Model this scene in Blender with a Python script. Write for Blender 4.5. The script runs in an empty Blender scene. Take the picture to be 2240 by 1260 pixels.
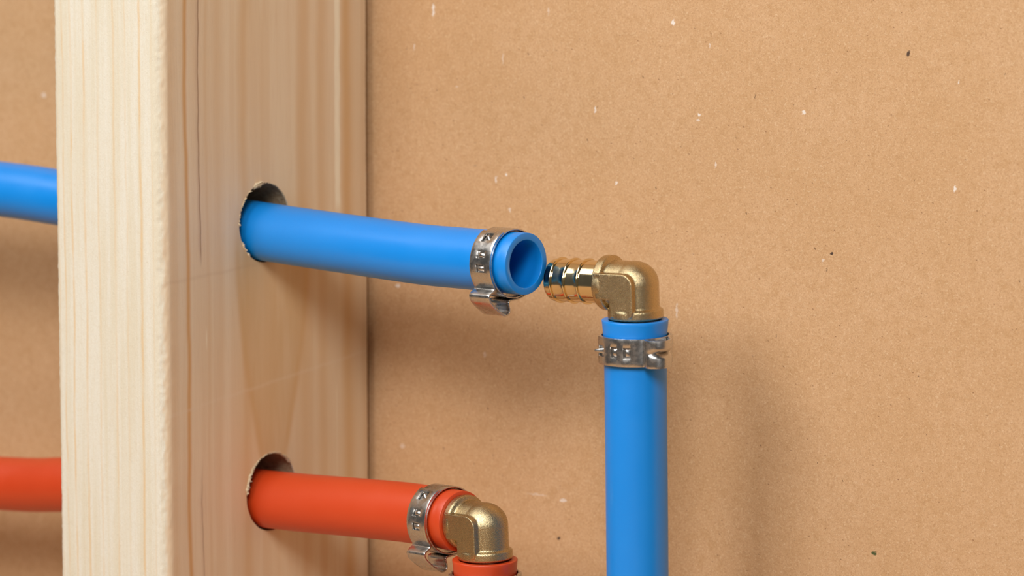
import bpy, bmesh, math, random
from mathutils import Vector, Matrix, noise
random.seed(7)
S = 0.001                      # all numbers below are millimetres
Z0 = 500.0                     # height of the upper bored hole above the ground
SC = bpy.context.scene
COL = SC.collection

# ------------------------------------------------------------------ camera
cam = bpy.data.cameras.new('camera')
cam.sensor_width = 36.0
cam.lens = 118.836
cam.clip_start = 0.01
cam.clip_end = 20.0
co = bpy.data.objects.new('camera', cam)
COL.objects.link(co)
co.location = (0.61818, -0.76003, (82.70 + Z0) * S)
yaw, pit = math.radians(34.9199), math.radians(6.27517)
fwd = Vector((-math.sin(yaw) * math.cos(pit), math.cos(yaw) * math.cos(pit), -math.sin(pit)))
co.rotation_euler = fwd.to_track_quat('-Z', 'Y').to_euler()
cam.dof.use_dof = True
cam.dof.focus_distance = 0.872
cam.dof.aperture_fstop = 14.0
cam.dof.aperture_blades = 9
SC.camera = co

# ------------------------------------------------------------------ world and lights
w = bpy.data.worlds.new('studio')
SC.world = w
w.use_nodes = True
bg = w.node_tree.nodes['Background']
bg.inputs[0].default_value = (1.0, 0.98, 0.95, 1)
bg.inputs[1].default_value = 0.085


def area(name, loc, target, sx, sy, power, col=(1, 1, 1)):
    l = bpy.data.lights.new(name, 'AREA')
    l.shape = 'RECTANGLE'
    l.size, l.size_y = sx, sy
    l.energy = power
    l.color = col
    o = bpy.data.objects.new(name, l)
    COL.objects.link(o)
    o.location = loc
    d = Vector(target) - Vector(loc)
    o.rotation_euler = d.to_track_quat('-Z', 'Y').to_euler()
    return o


TGT = Vector((0.10, -0.03, (Z0 - 20) * S))
area('left_softbox', TGT + Vector((-0.50, -0.70, 1.12)), TGT, 0.90, 0.80, 9.0, (1.0, 0.985, 0.96))
area('key_softbox', TGT + Vector((-0.06, -0.76, 0.42)), TGT + Vector((0.03, 0, 0)), 0.28, 0.28, 3.7, (1.0, 0.985, 0.96))
area('right_softbox', TGT + Vector((0.42, -0.76, 0.52)), TGT + Vector((0.03, 0, 0)), 0.28, 0.28, 5.6, (1.0, 0.98, 0.955))
area('fill_softbox', TGT + Vector((1.10, -0.62, 0.12)), TGT + Vector((0.03, 0, 0)), 0.45, 0.6, 0.5, (1.0, 0.97, 0.94))

SC.view_settings.view_transform = 'Standard'
SC.view_settings.look = 'None'
SC.view_settings.gamma = 1.0
SC.view_settings.use_curve_mapping = False
SC.view_settings.exposure = -0.13


# ------------------------------------------------------------------ node helpers
class NT:
    def __init__(self, name):
        self.m = bpy.data.materials.new(name)
        self.m.use_nodes = True
        self.t = self.m.node_tree
        self.b = self.t.nodes['Principled BSDF']

    def put(self, sock, v):
        if isinstance(v, bpy.types.NodeSocket):
            self.t.links.new(v, sock)
        elif v is not None:
            sock.default_value = v

    def n(self, typ, ins=None, out=0, **kw):
        nd = self.t.nodes.new(typ)
        for k, v in kw.items():
            setattr(nd, k, v)
        for k, v in (ins or {}).items():
            self.put(nd.inputs[k], v)
        return nd.outputs[out]

    def math(self, op, a, b=None, c=None, clamp=False):
        nd = self.t.nodes.new('ShaderNodeMath')
        nd.operation = op
        nd.use_clamp = clamp
        for i, v in enumerate((a, b, c)):
            if v is not None:
                self.put(nd.inputs[i], v)
        return nd.outputs[0]

    def add(self, a, b): return self.math('ADD', a, b)
    def sub(self, a, b): return self.math('SUBTRACT', a, b)
    def mul(self, a, b): return self.math('MULTIPLY', a, b)

    def sstep(self, v, lo, hi, a=0.0, b=1.0):
        return self.n('ShaderNodeMapRange', {0: v, 1: lo, 2: hi, 3: a, 4: b}, interpolation_type='SMOOTHSTEP')

    def line(self, v, c, wd):
        """1 on v == c, falling to 0 at a distance wd"""
        d = self.math('ABSOLUTE', self.sub(v, c))
        return self.sstep(d, 0.0, wd, 1.0, 0.0)

    def mix(self, f, a, b, blend='MIX'):
        nd = self.t.nodes.new('ShaderNodeMix')
        nd.data_type = 'RGBA'
        nd.blend_type = blend
        self.put(nd.inputs[0], f)
        self.put(nd.inputs[6], a if isinstance(a, bpy.types.NodeSocket) else (*a, 1))
        self.put(nd.inputs[7], b if isinstance(b, bpy.types.NodeSocket) else (*b, 1))
        return nd.outputs[2]

    def mm(self):
        """object coordinates in millimetres"""
        oc = self.n('ShaderNodeTexCoord', out=3)
        return self.scale(oc, (1000, 1000, 1000))

    def scale(self, v, s):
        nd = self.t.nodes.new('ShaderNodeVectorMath')
        nd.operation = 'MULTIPLY'
        self.put(nd.inputs[0], v)
        nd.inputs[1].default_value = s
        return nd.outputs[0]

    def xyz(self, v):
        nd = self.t.nodes.new('ShaderNodeSeparateXYZ')
        self.put(nd.inputs[0], v)
        return nd.outputs

    def noise(self, v, sc=1.0, det=2.0, rough=0.5, dist=0.0):
        return self.n('ShaderNodeTexNoise', {'Vector': v, 'Scale': sc, 'Detail': det, 'Roughness': rough, 'Distortion': dist})

    def bump(self, h, strength, dist):
        return self.n('ShaderNodeBump', {'Height': h, 'Strength': strength, 'Distance': dist})

    def fin(self, col=None, rough=None, normal=None, **kw):
        if col is not None:
            self.put(self.b.inputs['Base Color'], col if isinstance(col, bpy.types.NodeSocket) else (*col, 1))
        if rough is not None: self.put(self.b.inputs['Roughness'], rough)
        if normal is not None: self.put(self.b.inputs['Normal'], normal)
        for k, v in kw.items():
            self.put(self.b.inputs[k.replace('_', ' ')], v)
        return self.m


# ------------------------------------------------------------------ materials
def mat_board():
    k = NT('brown_fibreboard')
    v = k.mm()
    x, y, z = k.xyz(v)
    big = k.noise(v, 0.035, 3, 0.55)
    mid = k.noise(v, 0.35, 4, 0.6, 0.6)
    c = k.mix(k.sstep(big, 0.3, 0.7), (0.575, 0.345, 0.175), (0.605, 0.372, 0.200))
    c = k.mix(k.sstep(mid, 0.4, 0.75, 0, 0.9), c, (0.530, 0.310, 0.148))
    # felted fibres: thin broken contour lines of warped noise
    def strands(sc, off, wd, seed):
        sv = k.n('ShaderNodeVectorMath', {0: v, 1: (off, off * .7, -off)}, operation='ADD')
        n0 = k.noise(sv, sc, 1.5, 0.5, 0.5)
        ln = k.line(n0, 0.5, wd)
        n1 = k.noise(k.scale(sv, (1, 0.3, 1)), sc * 1.3 + 0.1, 1, 0.5)
        return k.mul(ln, k.sstep(n1, 0.50, 0.66)), n0
    f1, _ = strands(0.85, 31.0, 0.032, 1)
    f2, _ = strands(1.15, 77.0, 0.042, 2)
    f3, _ = strands(0.7, 143.0, 0.022, 3)
    d1, _ = strands(0.95, 211.0, 0.036, 4)
    d2, _ = strands(1.35, 297.0, 0.055, 5)
    fib = k.math('MAXIMUM', k.math('MAXIMUM', f1, f2), f3)
    drk = k.math('MAXIMUM', d1, d2)
    lo = k.noise(v, 2.6, 3, 0.7, 0.6)
    c = k.mix(k.sstep(lo, 0.50, 0.70, 0, 0.68), c, (0.430, 0.240, 0.110))
    c = k.mix(k.sstep(lo, 0.48, 0.28, 0, 0.35), c, (0.700, 0.480, 0.290))
    c = k.mix(k.mul(drk, 0.48), c, (0.380, 0.200, 0.085))
    c = k.mix(k.mul(fib, 0.46), c, (0.780, 0.570, 0.360))
    # dark specks of bark, mostly short strokes
    for sc, th, a, st, cc in ((0.16, 0.032, 0.5, 0.4, (0.13, 0.065, 0.03)), (0.24, 0.030, 2.6, 0.35, (0.10, 0.055, 0.03)),
                              (0.45, 0.075, 1.3, 0.5, (0.26, 0.13, 0.06))):
        r = k.n('ShaderNodeVectorRotate', {'Vector': v, 'Axis': (0, 1, 0), 'Angle': a}, rotation_type='AXIS_ANGLE')
        s = k.scale(r, (1, 0, st))
        vo = k.n('ShaderNodeTexVoronoi', {'Vector': s, 'Scale': sc})
        c = k.mix(k.sstep(vo, th * 0.6, th, 0.8, 0), c, cc)
    # pale paint flecks and the few larger marks, where the board has them
    wob = k.noise(v, 1.2, 3, 0.6)
    wv = k.mul(k.sub(wob, 0.5), 1.6)
    marks = [(60.9, 56.8, .45, 1.9, 1, .9), (54.2, 46.4, .3, .9, 1, .6), (139.6, 54.7, .55, .8, 1, .9), (-85.7, 28.7, .9, .8, 1, .7),
             (114.9, 30.9, .35, .9, 1, .8), (147.9, 30.7, .45, .5, 1, .9), (147.6, 29.2, .6, .4, 1, .6), (179.7, 32.3, .7, .6, 1, .85),
             (121.8, 11.4, .45, .5, 1, .9), (85.6, 11.9, .4, .6, 1, .9), (82.2, 10.6, .35, 1.1, 1, .75), (86.8, 2.3, .4, .9, 1, .5),
             (223.6, 14.5, .4, .8, 1, .9), (84.5, 43.7, .3, 1.6, 1, .35), (48.2, -21.1, .8, .6, 1, .8), (78.3, -38.4, .4, 1.0, 1, .35),
             (141.2, -22.0, .35, 2.2, 1, .4), (185.7, -5.9, .4, .4, 1, .5), (224.3, 41.4, .25, .5, 1, .8), (153.1, 17.7, .2, .8, 1, .6),
             (99.6, 57.0, .3, 1.2, 1, .35), (69.0, 35.7, .5, .3, 1, .4), (127, -31, .35, .8, 1, .5), (104.8, -76.9, 1.3, .45, 1, .65),
             (96, -76.1, 3.6, .25, 1, .35), (49.6, -66.8, .9, .7, 1, .35), (151, 49, .25, .8, 1, .5),
             (209.9, 48.1, .4, .75, 0, .9), (188.4, -3.9, .45, .4, 0, .95), (103.3, -87.6, .5, .45, 0, .85), (186.9, -8.2, .2, .4, 0, .7),
             (62, 34.5, .35, .2, 0, .6), (131, -30, .3, .2, 0, .6), (201.8, -81.1, .85, .7, 2, .9), (172, -26.5, .2, .5, 0, .7),
             (214, -34, .25, .3, 0, .6), (75, 14, .4, .25, 0, .4), (165, 36, .2, .6, 0, .5)]
    cols = {0: (0.05, 0.03, 0.025), 1: (0.82, 0.74, 0.66), 2: (0.03, 0.07, 0.02)}
    for mx, mz, ax, az, kind, st in marks:
        mx, mz = mx + 2.6 * (mx - 618.2) / 760, mz + 2.6 * (mz - 82.7) / 760
        dx = k.mul(k.add(k.sub(x, mx), wv), 1 / ax)
        dz = k.mul(k.add(k.sub(z, mz), wv), 1 / az)
        d = k.math('SQRT', k.add(k.mul(dx, dx), k.mul(dz, dz)))
        c = k.mix(k.sstep(d, 0.65, 1.15, st, 0), c, cols[kind])
    h = k.add(k.mul(fib, 0.6), k.mul(lo, 0.5))
    return k.fin(c, 0.82, k.bump(h, 0.22, 0.0003), Specular_IOR_Level=0.25)


def mat_wood():
    k = NT('planed_pine')
    v = k.mm()
    x, y, z = k.xyz(v)
    nx = k.xyz(k.n('ShaderNodeTexCoord', out=1))[0]
    # slow wander of every growth line along the length
    wl = k.mul(k.sub(k.noise(k.scale(v, (0.02, 0.02, 0.022)), 1, 2, 0.5), 0.5), 5.0)
    ws = k.mul(k.sub(k.noise(k.scale(v, (0.1, 0.1, 0.12)), 1, 2, 0.5), 0.5), 1.2)
    # ---- narrow front face
    fx = k.add(x, k.add(k.mul(wl, 0.35), k.mul(ws, 0.5)))
    fibre = k.noise(k.scale(v, (2.4, 2.4, 0.16)), 1, 4, 0.65, 0.4)
    band = k.noise(k.scale(v, (0.35, 0.35, 0.012)), 1, 3, 0.6)
    cf = k.mix(k.sstep(band, 0.35, 0.65), (0.715, 0.645, 0.500), (0.755, 0.710, 0.600))
    cf = k.mix(k.sstep(fibre, 0.45, 0.75, 0, 0.2), cf, (0.70, 0.560, 0.370))
    brk = k.sstep(k.noise(k.scale(v, (0.3, 0.3, 0.07)), 1, 2, 0.6), 0.35, 0.6, 0.35, 1.0)
    for c0, wd, st in ((1.2, .9, .3), (3.5, .55, .6), (6.4, .6, .75), (11.0, .7, .65), (15.8, .6, .4), (21.5, .65, .45), (25.6, .55, .3),
                       (30.6, .75, .75), (34.6, .5, .25)):
        cf = k.mix(k.mul(k.line(fx, c0, wd), k.mul(brk, st)), cf, (0.72, 0.490, 0.250))
    mot = k.noise(k.scale(v, (1.5, 1.5, 0.9)), 1, 4, 0.7, 1.0)
    cf = k.mix(k.sstep(mot, 0.45, 0.70, 0, 0.35), cf, (0.660, 0.560, 0.400))
    # ---- broad side face
    sy = k.add(y, k.add(k.mul(wl, 0.8), k.mul(ws, 0.35)))
    band2 = k.noise(k.scale(v, (0.2, 0.2, 0.006)), 1, 3, 0.55)
    pink = k.noise(k.scale(v, (0.05, 0.05, 0.03)), 1, 2, 0.5)
    cs = k.mix(k.sstep(band2, 0.35, 0.65), (0.77, 0.600, 0.405), (0.82, 0.680, 0.490))
    cs = k.mix(k.sstep(pink, 0.45, 0.7, 0, 0.25), cs, (0.78, 0.620, 0.455))
    hon = (0.68, 0.440, 0.220)
    # honey coloured late wood: bands by place across the board
    for c0, wd, st, col in ((-66.0, 2.2, .18, hon), (-79.4, 1.4, .9, (0.66, 0.370, 0.145)), (-85.0, 2.5, .25, hon), (-71.0, 1.2, .25, hon), (-55.0, 3.6, .65, hon),
                            (-29.5, 4.2, .5, hon), (-21.5, 3.4, .4, hon), (-9.8, 4.2, .9, hon), (-2.5, 1.2, .2, hon), (-47, 1.4, .15, hon)):
        cs = k.mix(k.mul(k.line(sy, c0, wd), st), cs, col)
    mot2 = k.noise(k.scale(v, (0.3, 0.22, 0.03)), 1, 3, 0.6)
    # flame figure between the two holes, narrowing downwards
    up = k.math('POWER', k.sstep(z, -66.0, -10.0), 0.55)
    hw = k.add(k.mul(up, 10.5), 5.0)
    d = k.math('ABSOLUTE', k.add(k.add(y, 43.5), k.mul(wl, 0.6)))
    fl = k.sstep(k.sub(hw, d), -1.2, 1.0)
    fl = k.mul(fl, k.mul(k.sstep(z, 10.0, -8.0), k.sstep(z, -90.0, -60.0, 0.25, 1.0)))
    cs = k.mix(k.mul(fl, k.sstep(mot2, 0.3, 0.7, 0.45, 0.85)), cs, (0.640, 0.430, 0.215))
    rim = k.mul(k.line(k.sub(hw, d), 0.4, 2.4), k.mul(k.sstep(z, 8.0, -10.0), k.sstep(z, -85.0, -60.0)))
    low = k.mul(k.sstep(z, -4.0, -16.0), k.mul(k.sstep(y, -62.0, -54.0), k.sstep(z, -105.0, -60.0, 0.3, 1.0)))
    cs = k.mix(k.mul(low, 0.35), cs, (0.680, 0.475, 0.260))
    cs = k.mix(k.mul(rim, 0.5), cs, (0.660, 0.420, 0.200))
    # pale resin streak near the back edge, upper part only
    st_ = k.mul(k.sstep(k.math('ABSOLUTE', k.add(k.add(y, 14.2), k.mul(ws, 0.8))), 0.8, 1.5, 1, 0), k.sstep(z, -1.0, 4.0))
    cs = k.mix(st_, cs, (0.93, 0.860, 0.680))
    st_ = k.mul(k.line(k.add(y, k.mul(ws, 0.5)), -15.2, 0.4), k.mul(k.sstep(z, -66.0, -60.0, 1, 1), k.sstep(z, -46, -52)))
    cs = k.mix(k.mul(st_, 0.6), cs, (0.85, 0.740, 0.550))
    # hairline check in the wood and a short torn fleck
    ck = k.line(k.add(y, k.add(k.mul(wl, 0.55), k.mul(ws, 1.0))), -74.0, 0.42)
    ckm = k.add(k.mul(k.sstep(z, -11, -5), 0.8), k.mul(k.sstep(z, -60, -74), 0.45))
    ckw = k.line(k.add(y, k.add(k.mul(wl, 0.55), k.mul(ws, 1.0))), -74.3, 1.3)
    cs = k.mix(k.mul(k.mul(ckw, ckm), 0.55), cs, (0.55, 0.380, 0.260))
    cs = k.mix(k.mul(ck, ckm), cs, (0.34, 0.210, 0.130))
    fk = k.mul(k.line(y, -71.6, 0.5), k.line(z, -29.5, 4.0))
    cs = k.mix(fk, cs, (0.88, 0.770, 0.580))
    # faint planer chatter arcs across the face
    for a, b, st, col in ((-40.0, 0.10, .22, (0.82, 0.690, 0.520)), (-9.0, 0.05, .15, (0.5, .33, .2))):
        arc = k.sub(z, k.add(k.mul(y, b), a))
        arc = k.add(arc, ws)
        cs = k.mix(k.mul(k.line(arc, 0.0, 0.9), st), cs, col)
    fine = k.noise(k.scale(v, (3.0, 3.0, 0.10)), 1, 3, 0.6)
    cs = k.mix(k.sstep(fine, 0.5, 0.8, 0, 0.35), cs, (0.640, 0.460, 0.290))
    f = k.sstep(nx, 0.55, 0.92)
    c = k.mix(f, cf, cs)
    fuzz = k.noise(k.scale(v, (2.0, 2.0, 1.1)), 1, 4, 0.7, 1.2)
    hf = k.add(k.mul(fuzz, 0.7), k.mul(fibre, 0.6))
    bs = k.math('MULTIPLY_ADD', f, -0.25, 0.42)
    nd = k.n('ShaderNodeBump', {'Height': hf, 'Strength': bs, 'Distance': 0.0004})
    return k.fin(c, 0.62, nd, Specular_IOR_Level=0.35)


def mat_hole():
    k = NT('bored_raw_wood')
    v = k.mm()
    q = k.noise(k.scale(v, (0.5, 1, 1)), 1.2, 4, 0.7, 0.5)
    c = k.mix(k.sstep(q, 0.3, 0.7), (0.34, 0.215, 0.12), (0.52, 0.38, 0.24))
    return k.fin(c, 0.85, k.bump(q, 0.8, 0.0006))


def mat_fray():
    k = NT('torn_wood')
    q = k.noise(k.mm(), 3.0, 2)
    return k.fin(k.mix(q, (0.62, 0.47, 0.27), (0.86, 0.77, 0.60)), 0.8)


def mat_pipe(name, c1, c2, rough=0.36):
    k = NT(name)
    v = k.mm()
    a = k.noise(v, 0.06, 3, 0.6)
    c = k.mix(a, c1, c2)
    q = k.noise(v, 0.9, 3, 0.6)
    return k.fin(c, k.sstep(a, 0.3, 0.7, rough - 0.03, rough + 0.05), k.bump(q, 0.06, 0.0003), Specular_IOR_Level=0.75)


def mat_steel():
    k = NT('stamped_stainless_steel')
    v = k.mm()
    q = k.noise(k.scale(v, (0.8, 0.8, 3.0)), 1, 4, 0.7)
    q2 = k.noise(v, 0.5, 3, 0.6)
    c = k.mix(q2, (0.60, 0.58, 0.555), (0.66, 0.64, 0.615))
    return k.fin(c, k.sstep(q2, 0.3, 0.7, 0.20, 0.34), k.bump(q, 0.05, 0.0002), Metallic=1.0)


def mat_brass(name, c1, c2, r0, r1, cast):
    k = NT(name)
    v = k.mm()
    a = k.noise(v, 0.25, 3, 0.6)
    c = k.mix(a, c1, c2)
    if cast:
        g = k.noise(v, 5.5, 3, 0.65)
        g2 = k.noise(v, 0.5, 2, 0.5)
        nd = k.bump(k.add(g, k.mul(g2, 0.5)), 0.5, 0.00016)
        return k.fin(c, k.sstep(g, 0.3, 0.7, r0, r1), nd, Metallic=1.0)
    return k.fin(c, k.sstep(a, 0.3, 0.7, r0, r1), k.bump(k.noise(k.scale(v, (5, .1, .1)), 1, 2), 0.03, 0.0002), Metallic=1.0)


M_BOARD = mat_board()
M_WOOD = mat_wood()
M_HOLE = mat_hole()
M_FRAY = mat_fray()
M_BLUE = mat_pipe('blue_plastic_pipe', (0.001, 0.240, 0.760), (0.002, 0.262, 0.800))
M_RED = mat_pipe('red_plastic_pipe', (0.600, 0.052, 0.008), (0.650, 0.062, 0.010), 0.40)
M_STEEL = mat_steel()
M_CAST = mat_brass('cast_brass', (0.56, 0.435, 0.235), (0.62, 0.49, 0.29), 0.20, 0.32, True)
M_TURN = mat_brass('turned_brass', (0.78, 0.63, 0.37), (0.82, 0.68, 0.43), 0.10, 0.17, False)


# ------------------------------------------------------------------ object helpers
def mesh_obj(name, verts, faces, mat, parent=None, loc=(0, 0, 0), sharp=35, mats=None):
    """verts in mm, local; loc in mm (world for top level)"""
    me = bpy.data.meshes.new(name)
    me.from_pydata([(a * S, b * S, c * S) for a, b, c in verts], [], faces)
    me.validate()
    bm = bmesh.new()
    bm.from_mesh(me)
    bmesh.ops.recalc_face_normals(bm, faces=bm.faces)
    bm.to_mesh(me)
    bm.free()
    for m in (mats or [mat]):
        me.materials.append(m)
    me.polygons.foreach_set('use_smooth', [True] * len(me.polygons))
    me.set_sharp_from_angle(angle=math.radians(sharp))
    o = bpy.data.objects.new(name, me)
    COL.objects.link(o)
    if parent is not None:
        o.parent = parent
    else:
        o.location = (loc[0] * S, loc[1] * S, (loc[2] + Z0) * S)
    return o


def thing(name, label, cat, loc, rot=None, group=None):
    o = bpy.data.objects.new(name, None)
    o.empty_display_size = 0.01
    COL.objects.link(o)
    o.location = (loc[0] * S, loc[1] * S, (loc[2] + Z0) * S)
    if rot is not None:
        o.rotation_mode = 'QUATERNION'
        o.rotation_quaternion = rot
    o['label'] = label
    o['category'] = cat
    if group: o['group'] = group
    return o


def tag(o, label, cat, group=None):
    o['label'] = label
    o['category'] = cat
    if group: o['group'] = group
    return o


def sm_mesh(verts, faces):
    """temporary mesh in mm units"""
    me = bpy.data.meshes.new('tmp')
    me.from_pydata(verts, [], faces)
    return me


def baked(me, mods):
    """apply modifiers (set up by mods(obj)) to a temporary mesh in mm and return verts, faces, keepalive"""
    o = bpy.data.objects.new('tmp', me)
    COL.objects.link(o)
    extra = mods(o) or []
    dg = bpy.context.evaluated_depsgraph_get()
    dg.update()
    ev = o.evaluated_get(dg)
    m2 = bpy.data.meshes.new_from_object(ev)
    vs = [tuple(v.co) for v in m2.vertices]
    fs = [tuple(p.vertices) for p in m2.polygons]
    bpy.data.objects.remove(o)
    for e in extra:
        bpy.data.objects.remove(e)
    bpy.data.meshes.remove(m2)
    bpy.data.meshes.remove(me)
    return vs, fs


def frame(d):
    d = Vector(d).normalized()
    e1 = d.cross(Vector((0, 0, 1)))
    if e1.length < 1e-3: e1 = d.cross(Vector((0, 1, 0)))
    e1.normalize()
    return d, e1, e1.cross(d)


def catmull(pts, n=14):
    P = [Vector(p) for p in pts]
    P = [P[0] * 2 - P[1]] + P + [P[-1] * 2 - P[-2]]
    out = []
    for i in range(1, len(P) - 2):
        for k in range(n):
            t = k / n
            a, b, c, d = P[i - 1], P[i], P[i + 1], P[i + 2]
            out.append(0.5 * ((2 * b) + (c - a) * t + (2 * a - 5 * b + 4 * c - d) * t * t + (3 * b - a - 3 * c + d) * t ** 3))
    out.append(P[-2])
    return out


def lathe(prof, seg=64, axis_pts=None):
    """closed profile [(r, h)] around z"""
    vs, fs = [], []
    n = len(prof)
    for i in range(seg):
        a = 2 * math.pi * i / seg
        for r, h in prof:
            vs.append((r * math.cos(a), r * math.sin(a), h))
    for i in range(seg):
        for k in range(n):
            a, b = i * n + k, i * n + (k + 1) % n
            c, d = ((i + 1) % seg) * n + (k + 1) % n, ((i + 1) % seg) * n + k
            fs.append((a, b, c, d))
    return vs, fs


def tube(path, r_out, r_in, flare=None, seg=72):
    """hollow pipe swept along path; the last point is the cut end. flare(s from the end) -> added radius"""
    n = len(path)
    L = [0.0]
    for i in range(1, n): L.append(L[-1] + (path[i] - path[i - 1]).length)
    rings = []
    for i, p in enumerate(path):
        d = (path[min(i + 1, n - 1)] - path[max(i - 1, 0)])
        s = L[-1] - L[i]
        f = flare(s) if flare else 0.0
        rings.append((p, d, r_out + f))
    vs, fs = [], []

    def ring(p, d, r):
        _, e1, e2 = frame(d)
        b = len(vs)
        for k in range(seg):
            a = 2 * math.pi * k / seg
            vs.append(tuple(p + e1 * (r * math.cos(a)) + e2 * (r * math.sin(a))))
        return b
    idx = []
    for i in range(n - 1):
        idx.append(ring(*rings[i]))
    p, d, r = rings[-1]
    du = d.normalized()
    fi = flare(0) if flare else 0.0
    idx.append(ring(p - du * 0.16, d, r))
    idx.append(ring(p - du * 0.05, d, r - 0.05))
    idx.append(ring(p, d, r - 0.16))
    ri = r_in + fi
    idx.append(ring(p, d, ri + 0.14))
    idx.append(ring(p - du * 0.04, d, ri + 0.04))
    idx.append(ring(p - du * 0.15, d, ri))
    for i in range(n - 2, -1, -1):
        s = L[-1] - L[i]
        if s < 0.4: continue
        idx.append(ring(path[i], rings[i][1], r_in + (flare(s) if flare else 0)))
    idx.append(idx[0])
    for a, b in zip(idx[:-1], idx[1:]):
        for k in range(seg):
            k2 = (k + 1) % seg
            fs.append((a + k, a + k2, b + k2, b + k))
    return vs, fs


# ------------------------------------------------------------------ the board behind
W0, W1, H0, H1 = -330, 420, -205, 230
BY = 2.6                       # the stud stands this far off the board
vs = [(a, b, c) for b in (BY, BY + 4) for a, c in ((W0, H0), (W1, H0), (W1, H1), (W0, H1))]
board = mesh_obj('wall_back', vs, [(0, 1, 2, 3), (4, 5, 6, 7), (0, 1, 5, 4), (2, 3, 7, 6), (1, 2, 6, 5), (0, 3, 7, 4)], M_BOARD)
board['kind'] = 'structure'
board['label'] = 'brown fibreboard panel behind the stud and the pipes'

# base the assembly stands on, below the picture (its warm colour shows in the underside of the metal)
FZ = -205
vs = [(a, b, c) for c in (FZ - 18, FZ) for a, b in ((W0, -520), (W1, -520), (W1, 6.6), (W0, 6.6))]
base = mesh_obj('floor', vs, [(0, 1, 2, 3), (4, 5, 6, 7), (0, 1, 5, 4), (1, 2, 6, 5), (2, 3, 7, 6), (3, 0, 4, 7)], M_BOARD)
base['kind'] = 'structure'
base['label'] = 'brown fibreboard base below the assembly'

# ------------------------------------------------------------------ the stud
HOLES = [(-46.6, -0.2, 10.85), (-44.6, -74.7, 10.85)]          # y, z, radius


def stud_mesh():
    # rounded rectangle x 0..38, y -89..-0.6 ; a list of (x, y, outward, amount of edge fuzz)
    prof = []
    def corner(cx, cy, r, a0, n=9, fz=0.0):
        for i in range(n):
            a = math.radians(a0 + 90 * i / (n - 1))
            prof.append((cx + r * math.cos(a), cy + r * math.sin(a), math.cos(a), math.sin(a), fz * math.sin(math.pi * i / (n - 1))))
    def side(p, q, n):
        for i in range(1, n):
            t = i / n
            prof.append((p[0] + (q[0] - p[0]) * t, p[1] + (q[1] - p[1]) * t, 0, 0, 0))
    r1, r2, r3 = 3.2, 1.0, 1.8
    corner(r3, -89 + r3, r3, 180, fz=0.5)
    side((r3, -89), (38 - r1, -89), 8)
    corner(38 - r1, -89 + r1, r1, 270, 13, fz=1.0)
    side((38, -89 + r1), (38, -0.4 - r2), 22)
    corner(38 - r2, -0.4 - r2, r2, 0, 6, fz=0.35)
    side((38 - r2, -0.4), (r2, -0.4), 4)
    corner(r2, -0.4 - r2, r2, 90, 5)
    side((0, -0.4 - r2), (0, -89 + r3), 10)
    zs = []
    z = -205.0
    while z < 190:
        zs.append(z)
        z += 0.7 if -112 < z < 72 else 12
    zs.append(190)
    vs, fs = [], []
    n = len(prof)
    for z in zs:
        for x, y, ox, oy, fz in prof:
            d = 0.0
            if fz:
                d = fz * (0.26 * noise.noise(Vector((x * .9, y * .9, z * 1.2))) + 0.12 * noise.noise(Vector((x * .3, y * .3, z * .22))))
            warp = 0.25 * noise.noise(Vector((3, 1, z * 0.02)))
            vs.append((x + ox * d + warp, y + oy * d, z))
    for i in range(len(zs) - 1):
        for k in range(n):
            k2 = (k + 1) % n
            fs.append((i * n + k, i * n + k2, (i + 1) * n + k2, (i + 1) * n + k))
    fs.append(tuple(range(n - 1, -1, -1)))
    fs.append(tuple((len(zs) - 1) * n + k for k in range(n)))
    me = sm_mesh(vs, fs)

    def mods(o):
        ex = []
        for hy, hz, hr in HOLES:
            cv, cf = [], []
            N, K = 72, 9
            for j in range(K):
                x = -6 + 50 * j / (K - 1)
                for i in range(N):
                    a = 2 * math.pi * i / N
                    r = hr + 0.10 * noise.noise(Vector((x * .3, 3 * math.cos(a), 3 * math.sin(a) + hz))) \
                        + (0.10 if x > 30 else 0.03) * noise.noise(Vector((x, 9 * math.cos(a), 9 * math.sin(a) + hz)))
                    cv.append((x, hy + r * math.cos(a), hz + r * math.sin(a)))
            for j in range(K - 1):
                for i in range(N):
                    i2 = (i + 1) % N
                    cf.append((j * N + i, j * N + i2, (j + 1) * N + i2, (j + 1) * N + i))
            cf.append(tuple(range(N - 1, -1, -1)))
            cf.append(tuple((K - 1) * N + i for i in range(N)))
            cm = sm_mesh(cv, cf)
            b = bmesh.new(); b.from_mesh(cm); bmesh.ops.recalc_face_normals(b, faces=b.faces); b.to_mesh(cm); b.free()
            c = bpy.data.objects.new('cut', cm)
            COL.objects.link(c)
            m = o.modifiers.new('b', 'BOOLEAN')
            m.operation = 'DIFFERENCE'
            m.object = c
            m.solver = 'EXACT'
            ex.append(c)
        return ex
    b = bmesh.new(); b.from_mesh(me); bmesh.ops.recalc_face_normals(b, faces=b.faces); b.to_mesh(me); b.free()
    return baked(me, mods)


sv, sf = stud_mesh()
root = thing('wood_stud', 'pale pine stud with two bored holes, standing upright against the brown board', 'stud', (19, -44.5, -205))
OFF = (19, -44.5, -205)
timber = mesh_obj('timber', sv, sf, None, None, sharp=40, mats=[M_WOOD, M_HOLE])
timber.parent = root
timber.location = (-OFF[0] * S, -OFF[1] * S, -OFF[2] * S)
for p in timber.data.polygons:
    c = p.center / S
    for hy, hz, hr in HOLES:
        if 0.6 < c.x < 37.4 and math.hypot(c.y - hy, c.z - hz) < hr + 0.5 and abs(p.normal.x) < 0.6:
            p.material_index = 1


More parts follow.
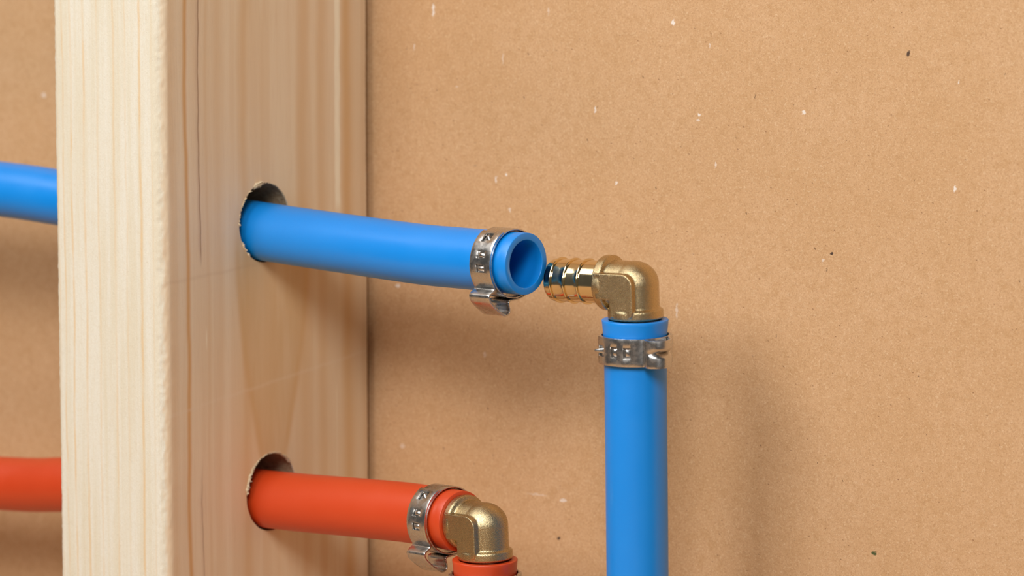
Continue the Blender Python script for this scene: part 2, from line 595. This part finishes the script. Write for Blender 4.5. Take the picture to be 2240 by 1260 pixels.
def fray(hy, hz, hr, spans, n, seed):
    """ragged fibres torn up round the mouth of a bored hole (clock angle 0 = towards the board, 90 = up)"""
    rnd = random.Random(seed)
    vs, fs = [], []
    for i in range(n):
        a0, a1, size = rnd.choice(spans)
        a = math.radians(rnd.uniform(a0, a1))
        s = size * rnd.uniform(0.5, 1.2)
        r = hr + rnd.uniform(-0.35, 0.25) * size
        px, py, pz = 38.05 + rnd.uniform(-.15, .1), hy + r * math.cos(a), hz + r * math.sin(a)
        t = Vector((0, -math.sin(a), math.cos(a)))
        q = Vector((0, math.cos(a), math.sin(a)))
        o = Vector((1, 0, 0))
        c = Vector((px, py, pz))
        b = len(vs)
        ln, wd = s * rnd.uniform(0.7, 1.5), s * 0.45
        tip = c + o * (s * rnd.uniform(.2, .8)) + t * (ln * rnd.uniform(-.6, .6)) + q * rnd.uniform(-.4, .3) * s
        for v in (c - t * ln * .6 - q * wd * .5 - o * .3, c + t * ln * .6 - q * wd * .4 - o * .3, c + q * wd * .8 - o * .3, tip,
                  c + t * ln * .2 + o * s * .35 + q * wd * .3):
            vs.append(tuple(v))
        fs += [(b, b + 1, b + 4), (b + 1, b + 2, b + 4), (b, b + 4, b + 3), (b + 4, b + 2, b + 3), (b, b + 3, b + 2), (b, b + 2, b + 1)]
    o = mesh_obj('torn_fibre', vs, fs, M_FRAY, root, sharp=20)
    o.location = timber.location
    o['kind'] = 'stuff'
    o['label'] = 'pale torn wood fibres round a bored hole'
    return o


fray(*HOLES[0], [(98, 110, 1.5), (98, 110, 1.5), (112, 180, 0.55), (60, 100, 0.45), (205, 232, 0.7), (20, 60, 0.3)], 170, 3)
fray(*HOLES[1], [(60, 150, 0.75), (135, 175, 1.0), (45, 62, 0.8), (100, 170, 0.6)], 260, 5)


# ------------------------------------------------------------------ pipes
def pipe(name, pts, mat, label, flare=None, n=14, r_out=7.94, r_in=6.15):
    P = catmull(pts, n)
    o0 = P[0].copy()
    v, f = tube([p - o0 for p in P], r_out, r_in, flare)
    o = mesh_obj(name, v, f, mat, None, tuple(o0), sharp=50)
    return tag(o, label, 'pipe', 'plastic water pipes')


BLUE_END = Vector((130.9, -55.8, -5.3))
BLUE_DIR = Vector((22.4, -3.0, 0.05)).normalized()
RED_END = Vector((111.2, -56.7, -73.65))
RED_DIR = Vector((18.0, -3.9, 0.5)).normalized()
pipe('water_pipe', [(-230, -50, 11), (-120, -48.5, 7.4), (-58.9, -48, 4.6), (-38.4, -47.6, 3.3), (0, -46.8, 0.2), (38, -46.6, -2.7), (72, -48.5, -4.5),
                    (95, -51.0, -5.35), (108.5, -52.8, -5.35), tuple(BLUE_END)], M_BLUE,
     'blue plastic pipe running sideways through the upper stud hole, its open end facing right', n=8)
pipe('water_pipe', [(-230, -38, -89), (-130, -36, -86.5), (-67, -37, -83.8), (-40, -39.5, -81.0), (0, -43.4, -77.0), (38, -45.2, -76.8), (72, -49.3, -75.1),
                    (92, -52.7, -74.0), tuple(RED_END)], M_RED,
     'red plastic pipe running sideways through the lower stud hole', n=8)


def flare_top(s):
    return 0.45 * max(0.0, 1 - (s / 5.0)) + 0.10 * max(0, 1 - s / 16)


EB = Vector((157.85, -46.5, -9.56))        # corner of the upper elbow
TB = Vector((-0.0060, 0.034, -1.0)).normalized()
ER = RED_END + RED_DIR * 8.8
TR = Vector((-0.004, 0.025, -1.0)).normalized()


def down(c, t, s): return tuple(c + t * s)


pipe('water_pipe', [down(EB, TB, 195.2), down(EB, TB, 120), down(EB, TB, 70), down(EB, TB, 27), down(EB, TB, 15), down(EB, TB, 9.0)], M_BLUE,
     'blue plastic pipe standing upright below the unconnected brass elbow', flare_top, n=6)
pipe('water_pipe', [down(ER, TR, 131.5), down(ER, TR, 80), down(ER, TR, 40), down(ER, TR, 25), down(ER, TR, 15), down(ER, TR, 9.0)], M_RED,
     'short visible top of the upright red plastic pipe at the bottom edge', flare_top, n=6)


# ------------------------------------------------------------------ brass elbows
def elbow_body():
    vs, fs = [], []

    def put(v, f, M=None):
        b = len(vs)
        for p in v:
            vs.append(tuple(M @ Vector(p)) if M else p)
        fs.extend(tuple(b + i for i in q) for q in f)

    def solid(prof, M):
        v, f = [], []
        N = 64
        for r, h in prof:
            for i in range(N):
                a = 2 * math.pi * i / N
                v.append((r * math.cos(a), r * math.sin(a), h))
        for j in range(len(prof) - 1):
            for i in range(N):
                i2 = (i + 1) % N
                f.append((j * N + i, j * N + i2, (j + 1) * N + i2, (j + 1) * N + i))
        f.append(tuple(range(N - 1, -1, -1)))
        f.append(tuple((len(prof) - 1) * N + i for i in range(N)))
        put(v, f, M)
    # arm profile: h measured away from the corner; r body 6.15, flared collar 7.0
    def arm(b):
        return [(b, 0.3), (b, 5.8), (b + 0.12, 6.1), (6.85, 6.4), (7.08, 6.65), (7.10, 7.0), (7.06, 8.4), (6.9, 8.7), (6.5, 8.8)]
    R_left = Matrix.Rotation(math.radians(-90), 4, 'Y')      # +z -> -x
    R_down = Matrix.Rotation(math.radians(180), 4, 'X')      # +z -> -z
    solid(arm(5.80), R_left)
    solid(arm(6.15), R_down)
    # ball at the corner
    N, K = 48, 24
    v, f = [], []
    for j in range(K + 1):
        b = math.pi * j / K
        for i in range(N):
            a = 2 * math.pi * i / N
            v.append((6.17 * math.sin(b) * math.cos(a), 6.17 * math.sin(b) * math.sin(a), 5.85 * math.cos(b)))
    for j in range(K):
        for i in range(N):
            i2 = (i + 1) % N
            f.append((j * N + i, j * N + i2, (j + 1) * N + i2, (j + 1) * N + i))
    put(v, f)
    # raised flat L web on the front
    out = [(-8.0, 3.15), (0.4, 3.15)]
    for i in range(1, 8):
        a = math.radians(90 - 90 * i / 8)
        out.append((0.4 + 3.0 * math.cos(a), 0.15 + 3.0 * math.sin(a)))
    out += [(3.4, 0.15), (3.4, -6.6), (2.9, -7.9), (-3.4, -7.9), (-3.5, -3.5), (-7.6, -3.5)]
    for sy in (-1,):
        y0, y1 = sy * 2.0, -6.85
        n = len(out)
        cx = sum(p[0] for p in out) / n
        v = [(a, y0, b) for a, b in out] + [(a * 0.985, y1, b * 0.985) for a, b in out]
        f = [tuple(range(n)), tuple(range(2 * n - 1, n - 1, -1))] + [(i, (i + 1) % n, n + (i + 1) % n, n + i) for i in range(n)]
        put(v, f)
    me = sm_mesh(vs, fs)
    b = bmesh.new(); b.from_mesh(me); bmesh.ops.recalc_face_normals(b, faces=b.faces); b.to_mesh(me); b.free()

    def mods(o):
        m = o.modifiers.new('r', 'REMESH')
        m.mode = 'VOXEL'
        m.voxel_size = 0.17
        s = o.modifiers.new('s', 'SMOOTH')
        s.factor = 0.5
        s.iterations = 2
    return baked(me, mods)


def barb_prof():
    """(r, h) closed: h from the collar outwards"""
    o = [(5.0, -1.0), (5.45, 0.0), (5.45, 0.9)]
    for h in (5.3, 9.4, 13.5):
        o += [(5.46, h - 2.4), (5.47, h - 0.32), (5.88, h - 0.28), (5.93, h - 0.12), (5.93, h - 0.02), (5.62, h + 0.36), (5.52, h + 0.8)]
    o += [(5.50, 15.0), (5.36, 15.4), (5.12, 15.7), (4.85, 15.8), (4.35, 15.75), (4.25, 15.5), (4.25, -1.0)]
    return o


EBV, EBF = elbow_body()
BV, BF = lathe(barb_prof(), 80)


def elbow(corner, rot, label):
    r = thing('elbow_fitting', label, 'pipe fitting', tuple(corner), rot, 'brass elbow fittings')
    b = mesh_obj('body', EBV, EBF, M_CAST, r, sharp=60)
    b['label'] = 'rough cast brass body with raised flat web'
    RL = Matrix.Rotation(math.radians(-90), 4, 'Y')
    RD = Matrix.Rotation(math.radians(180), 4, 'X')
    for R, off in ((RL, Vector((-8.8, 0, 0))), (RD, Vector((0, 0, -8.8)))):
        v = [tuple(R @ Vector(p) + off) for p in BV]
        q = mesh_obj('barb', v, BF, M_TURN, r, sharp=22)
        q['label'] = 'shiny turned brass barb with three ridges'
    return r


rotB = Matrix.Rotation(-math.radians(1.0), 4, 'Y').to_quaternion()


def basis(x, z):
    x = Vector(x).normalized(); z = Vector(z)
    y = z.cross(x).normalized(); z = x.cross(y)
    return Matrix((x, y, z)).transposed().to_quaternion()


elbow(EB, basis((1, 0, 0.0172), -TB), 'brass elbow fitting with bare ridged barb pointing left, on the upright blue pipe')
elbow(ER, basis(RED_DIR, -TR), 'brass elbow fitting joining the two red pipes')


# ------------------------------------------------------------------ pinch clamps
def sheet(prof, widths, cells, thick, name, parent, close=False, dent=None, bevel=0.12, even=True):
    """prof: list of (phi deg, r) ; extruded along local z in rows at widths; cells(i, j) -> keep"""
    vs, fs = [], []
    nz = len(widths)
    for i, (ph, r) in enumerate(prof):
        a = math.radians(ph)
        for j, z in enumerate(widths):
            rr = r - (dent(i, ph, z) if dent else 0.0)
            vs.append((rr * math.cos(a), rr * math.sin(a), z))
    n = len(prof)
    for i in range(n if close else n - 1):
        i2 = (i + 1) % n
        for j in range(nz - 1):
            if cells is None or cells(i, j):
                fs.append((i * nz + j, i2 * nz + j, i2 * nz + j + 1, i * nz + j + 1))
    me = sm_mesh(vs, fs)

    def mods(o):
        m = o.modifiers.new('s', 'SOLIDIFY')
        m.thickness = thick
        m.offset = 0
        m.use_even_offset = even
        b = o.modifiers.new('b', 'BEVEL')
        b.width = bevel
        b.segments = 2
        b.limit_method = 'ANGLE'
        b.angle_limit = math.radians(50)
    v, f = baked(me, mods)
    return mesh_obj(name, v, f, M_STEEL, parent, sharp=45)


def dome(parent, name, ph, r, z, w_ph, w_z, h, lean=0.0):
    """small pressed lug rising from the inner band inside a slot"""
    vs, fs = [], []
    N = 9
    for i in range(N):
        for j in range(N):
            u, q = i / (N - 1) * 2 - 1, j / (N - 1) * 2 - 1
            e = max(0.0, 1 - u * u) ** 0.7 * max(0.0, 1 - abs(q) ** 2.5) ** 0.6
            rr = r + h * e
            a = math.radians(ph + u * w_ph + lean * e)
            vs.append((rr * math.cos(a), rr * math.sin(a), z + q * w_z))
    for i in range(N - 1):
        for j in range(N - 1):
            fs.append((i * N + j, (i + 1) * N + j, (i + 1) * N + j + 1, i * N + j + 1))
    b = len(vs)
    return mesh_obj(name, vs, fs, M_STEEL, parent, sharp=60)


def smooth_prof(pts, n=8):
    """catmull through (phi, r) points in xy, returned as (phi, r)"""
    P = [(r * math.cos(math.radians(p)), r * math.sin(math.radians(p)), 0) for p, r in pts]
    C = catmull(P, n)
    return [(math.degrees(math.atan2(c.y, c.x)), math.hypot(c.x, c.y)) for c in C]


HW = 3.5
ROWS = [-3.5, -2.6, -1.4, -0.45, 0.45, 1.4, 2.6, 3.5]


def clamp(loc, rot, label, crimped):
    r = thing('pinch_clamp', label, 'hose clamp', loc, rot, 'steel pinch clamps on the pipes')
    # inner full ring
    band = sheet([(i * 3.0, 8.78) for i in range(120)], [-3.5, -1.2, 1.2, 3.5], None, 0.42, 'inner_band', r, close=True)
    # outer layer with slots, from the ear up over the visible side, its loose end at 153 degrees
    p = []
    ph = 50.0 if not crimped else 57.0
    start = ph
    slots = [(85.0, 6.0), (107.0, 6.0), (137.0, 9.0)]
    edges = sorted(set([start + k * 2.4 for k in range(int((155 - start) / 2.4) + 1)] + [c - h for c, h in slots] + [c + h for c, h in slots]))
    edges = [e for i, e in enumerate(edges) if i == 0 or e - edges[i - 1] > 0.4 or any(abs(e - c - s * h) < 1e-6 for c, h in slots for s in (-1, 1))]

    def keep(i, j):
        if i + 1 >= len(prof): return True
        mid = (prof[i][0] + prof[i + 1][0]) / 2
        for c, h in slots:
            if abs(mid - c) < h:
                if c == 137.0:
                    return not (2 <= j <= 4 if mid < 137 else 1 < j < 5)
                return not (2 <= j <= 4)
        return True
    def rad(e):
        v = 9.35
        if e > 148: v -= 0.10 * (e - 148) / 7
        return v
    prof = [(e, rad(e)) for e in edges]
    sheet(prof, ROWS, keep, 0.5, 'outer_band', r)
    # the ear: folded loop of the same strip
    if not crimped:
        ep = smooth_prof([(54, 9.3), (50.5, 10.0), (51.2, 11.4), (50.5, 12.4), (44, 12.95), (32, 13.1), (23, 13.35), (17.5, 13.6), (12.5, 13.4), (9.2, 12.6),
                          (9.6, 11.6), (12.2, 10.7), (13.0, 10.0), (9, 9.5), (2, 9.32), (-12, 9.25), (-30, 9.2), (-60, 9.17)], 5)

        def dent(i, ph, z):
            return 0.0
        zs = [-3.5, -2.3, -1.0, 0, 1.0, 2.3, 3.5]
    else:
        ep = smooth_prof([(60, 9.35), (57.5, 9.7), (58.2, 10.9), (55.3, 12.4), (47.5, 13.3), (38.3, 13.5), (29.8, 12.9), (22.5, 11.7), (16, 10.4),
                          (10, 9.5), (0, 9.25), (-20, 9.2), (-60, 9.15)], 6)

        def dent(i, ph, z):
            if i > 52 or i < 8: return 0.0
            w_ = math.exp(-((ph - 36) / 14.0) ** 2)
            return 2.2 * math.exp(-((z + 0.2) / 0.62) ** 2) * w_
        zs = [-3.5, -2.8, -2.1, -1.6, -1.2, -0.9, -0.6, -0.35, -0.1, 0.15, 0.4, 0.7, 1.0, 1.4, 2.0, 2.8, 3.5]
    sheet(ep, zs, None, 0.5, 'ear', r, dent=dent, even=not crimped)
    dome(r, 'lug', 84.5, 8.9, 0, 5.0, 1.15, 0.62)
    dome(r, 'lug', 106.5, 8.9, 0, 5.0, 1.15, 0.62)
    dome(r, 'hook', 138, 8.9, 0.1, 5.0, 0.7, 1.9 if crimped else 0.75, lean=7.0 if crimped else 2.0)
    return r


# horizontal clamps: local X = down, Y = towards the room, Z = back along the pipe
def clamp_rot(axis_back, x_dir):
    z = Vector(axis_back).normalized()
    x = Vector(x_dir)
    x = (x - z * x.dot(z)).normalized()
    y = z.cross(x)
    return Matrix((x, y, z)).transposed().to_quaternion()


bc = BLUE_END - BLUE_DIR * 7.3 + Vector((0, 0, -0.15))
clamp(tuple(bc), clamp_rot(-BLUE_DIR, (0, 0, -1)), 'silver pinch clamp round the open end of the sideways blue pipe', False)
rc = RED_END - RED_DIR * 7.3 + Vector((0, 0, -0.15))
clamp(tuple(rc), clamp_rot(-RED_DIR, (0, 0, -1)), 'silver pinch clamp round the sideways red pipe beside the brass elbow', False)
# upright clamps: phi = 72 faces the camera's side of the room
cf_ = Vector((0.542, -0.840, 0)); rr_ = Vector((0.840, 0.542, 0))
x_up = cf_ * math.cos(math.radians(72)) + rr_ * math.sin(math.radians(72))
clamp(down(EB, TB, 16.3), clamp_rot(TB, x_up), 'silver pinch clamp round the top of the upright blue pipe', True)
clamp(down(ER, TR, 16.0), clamp_rot(TR, x_up), 'silver pinch clamp on the upright red pipe, cut off by the bottom edge', True)
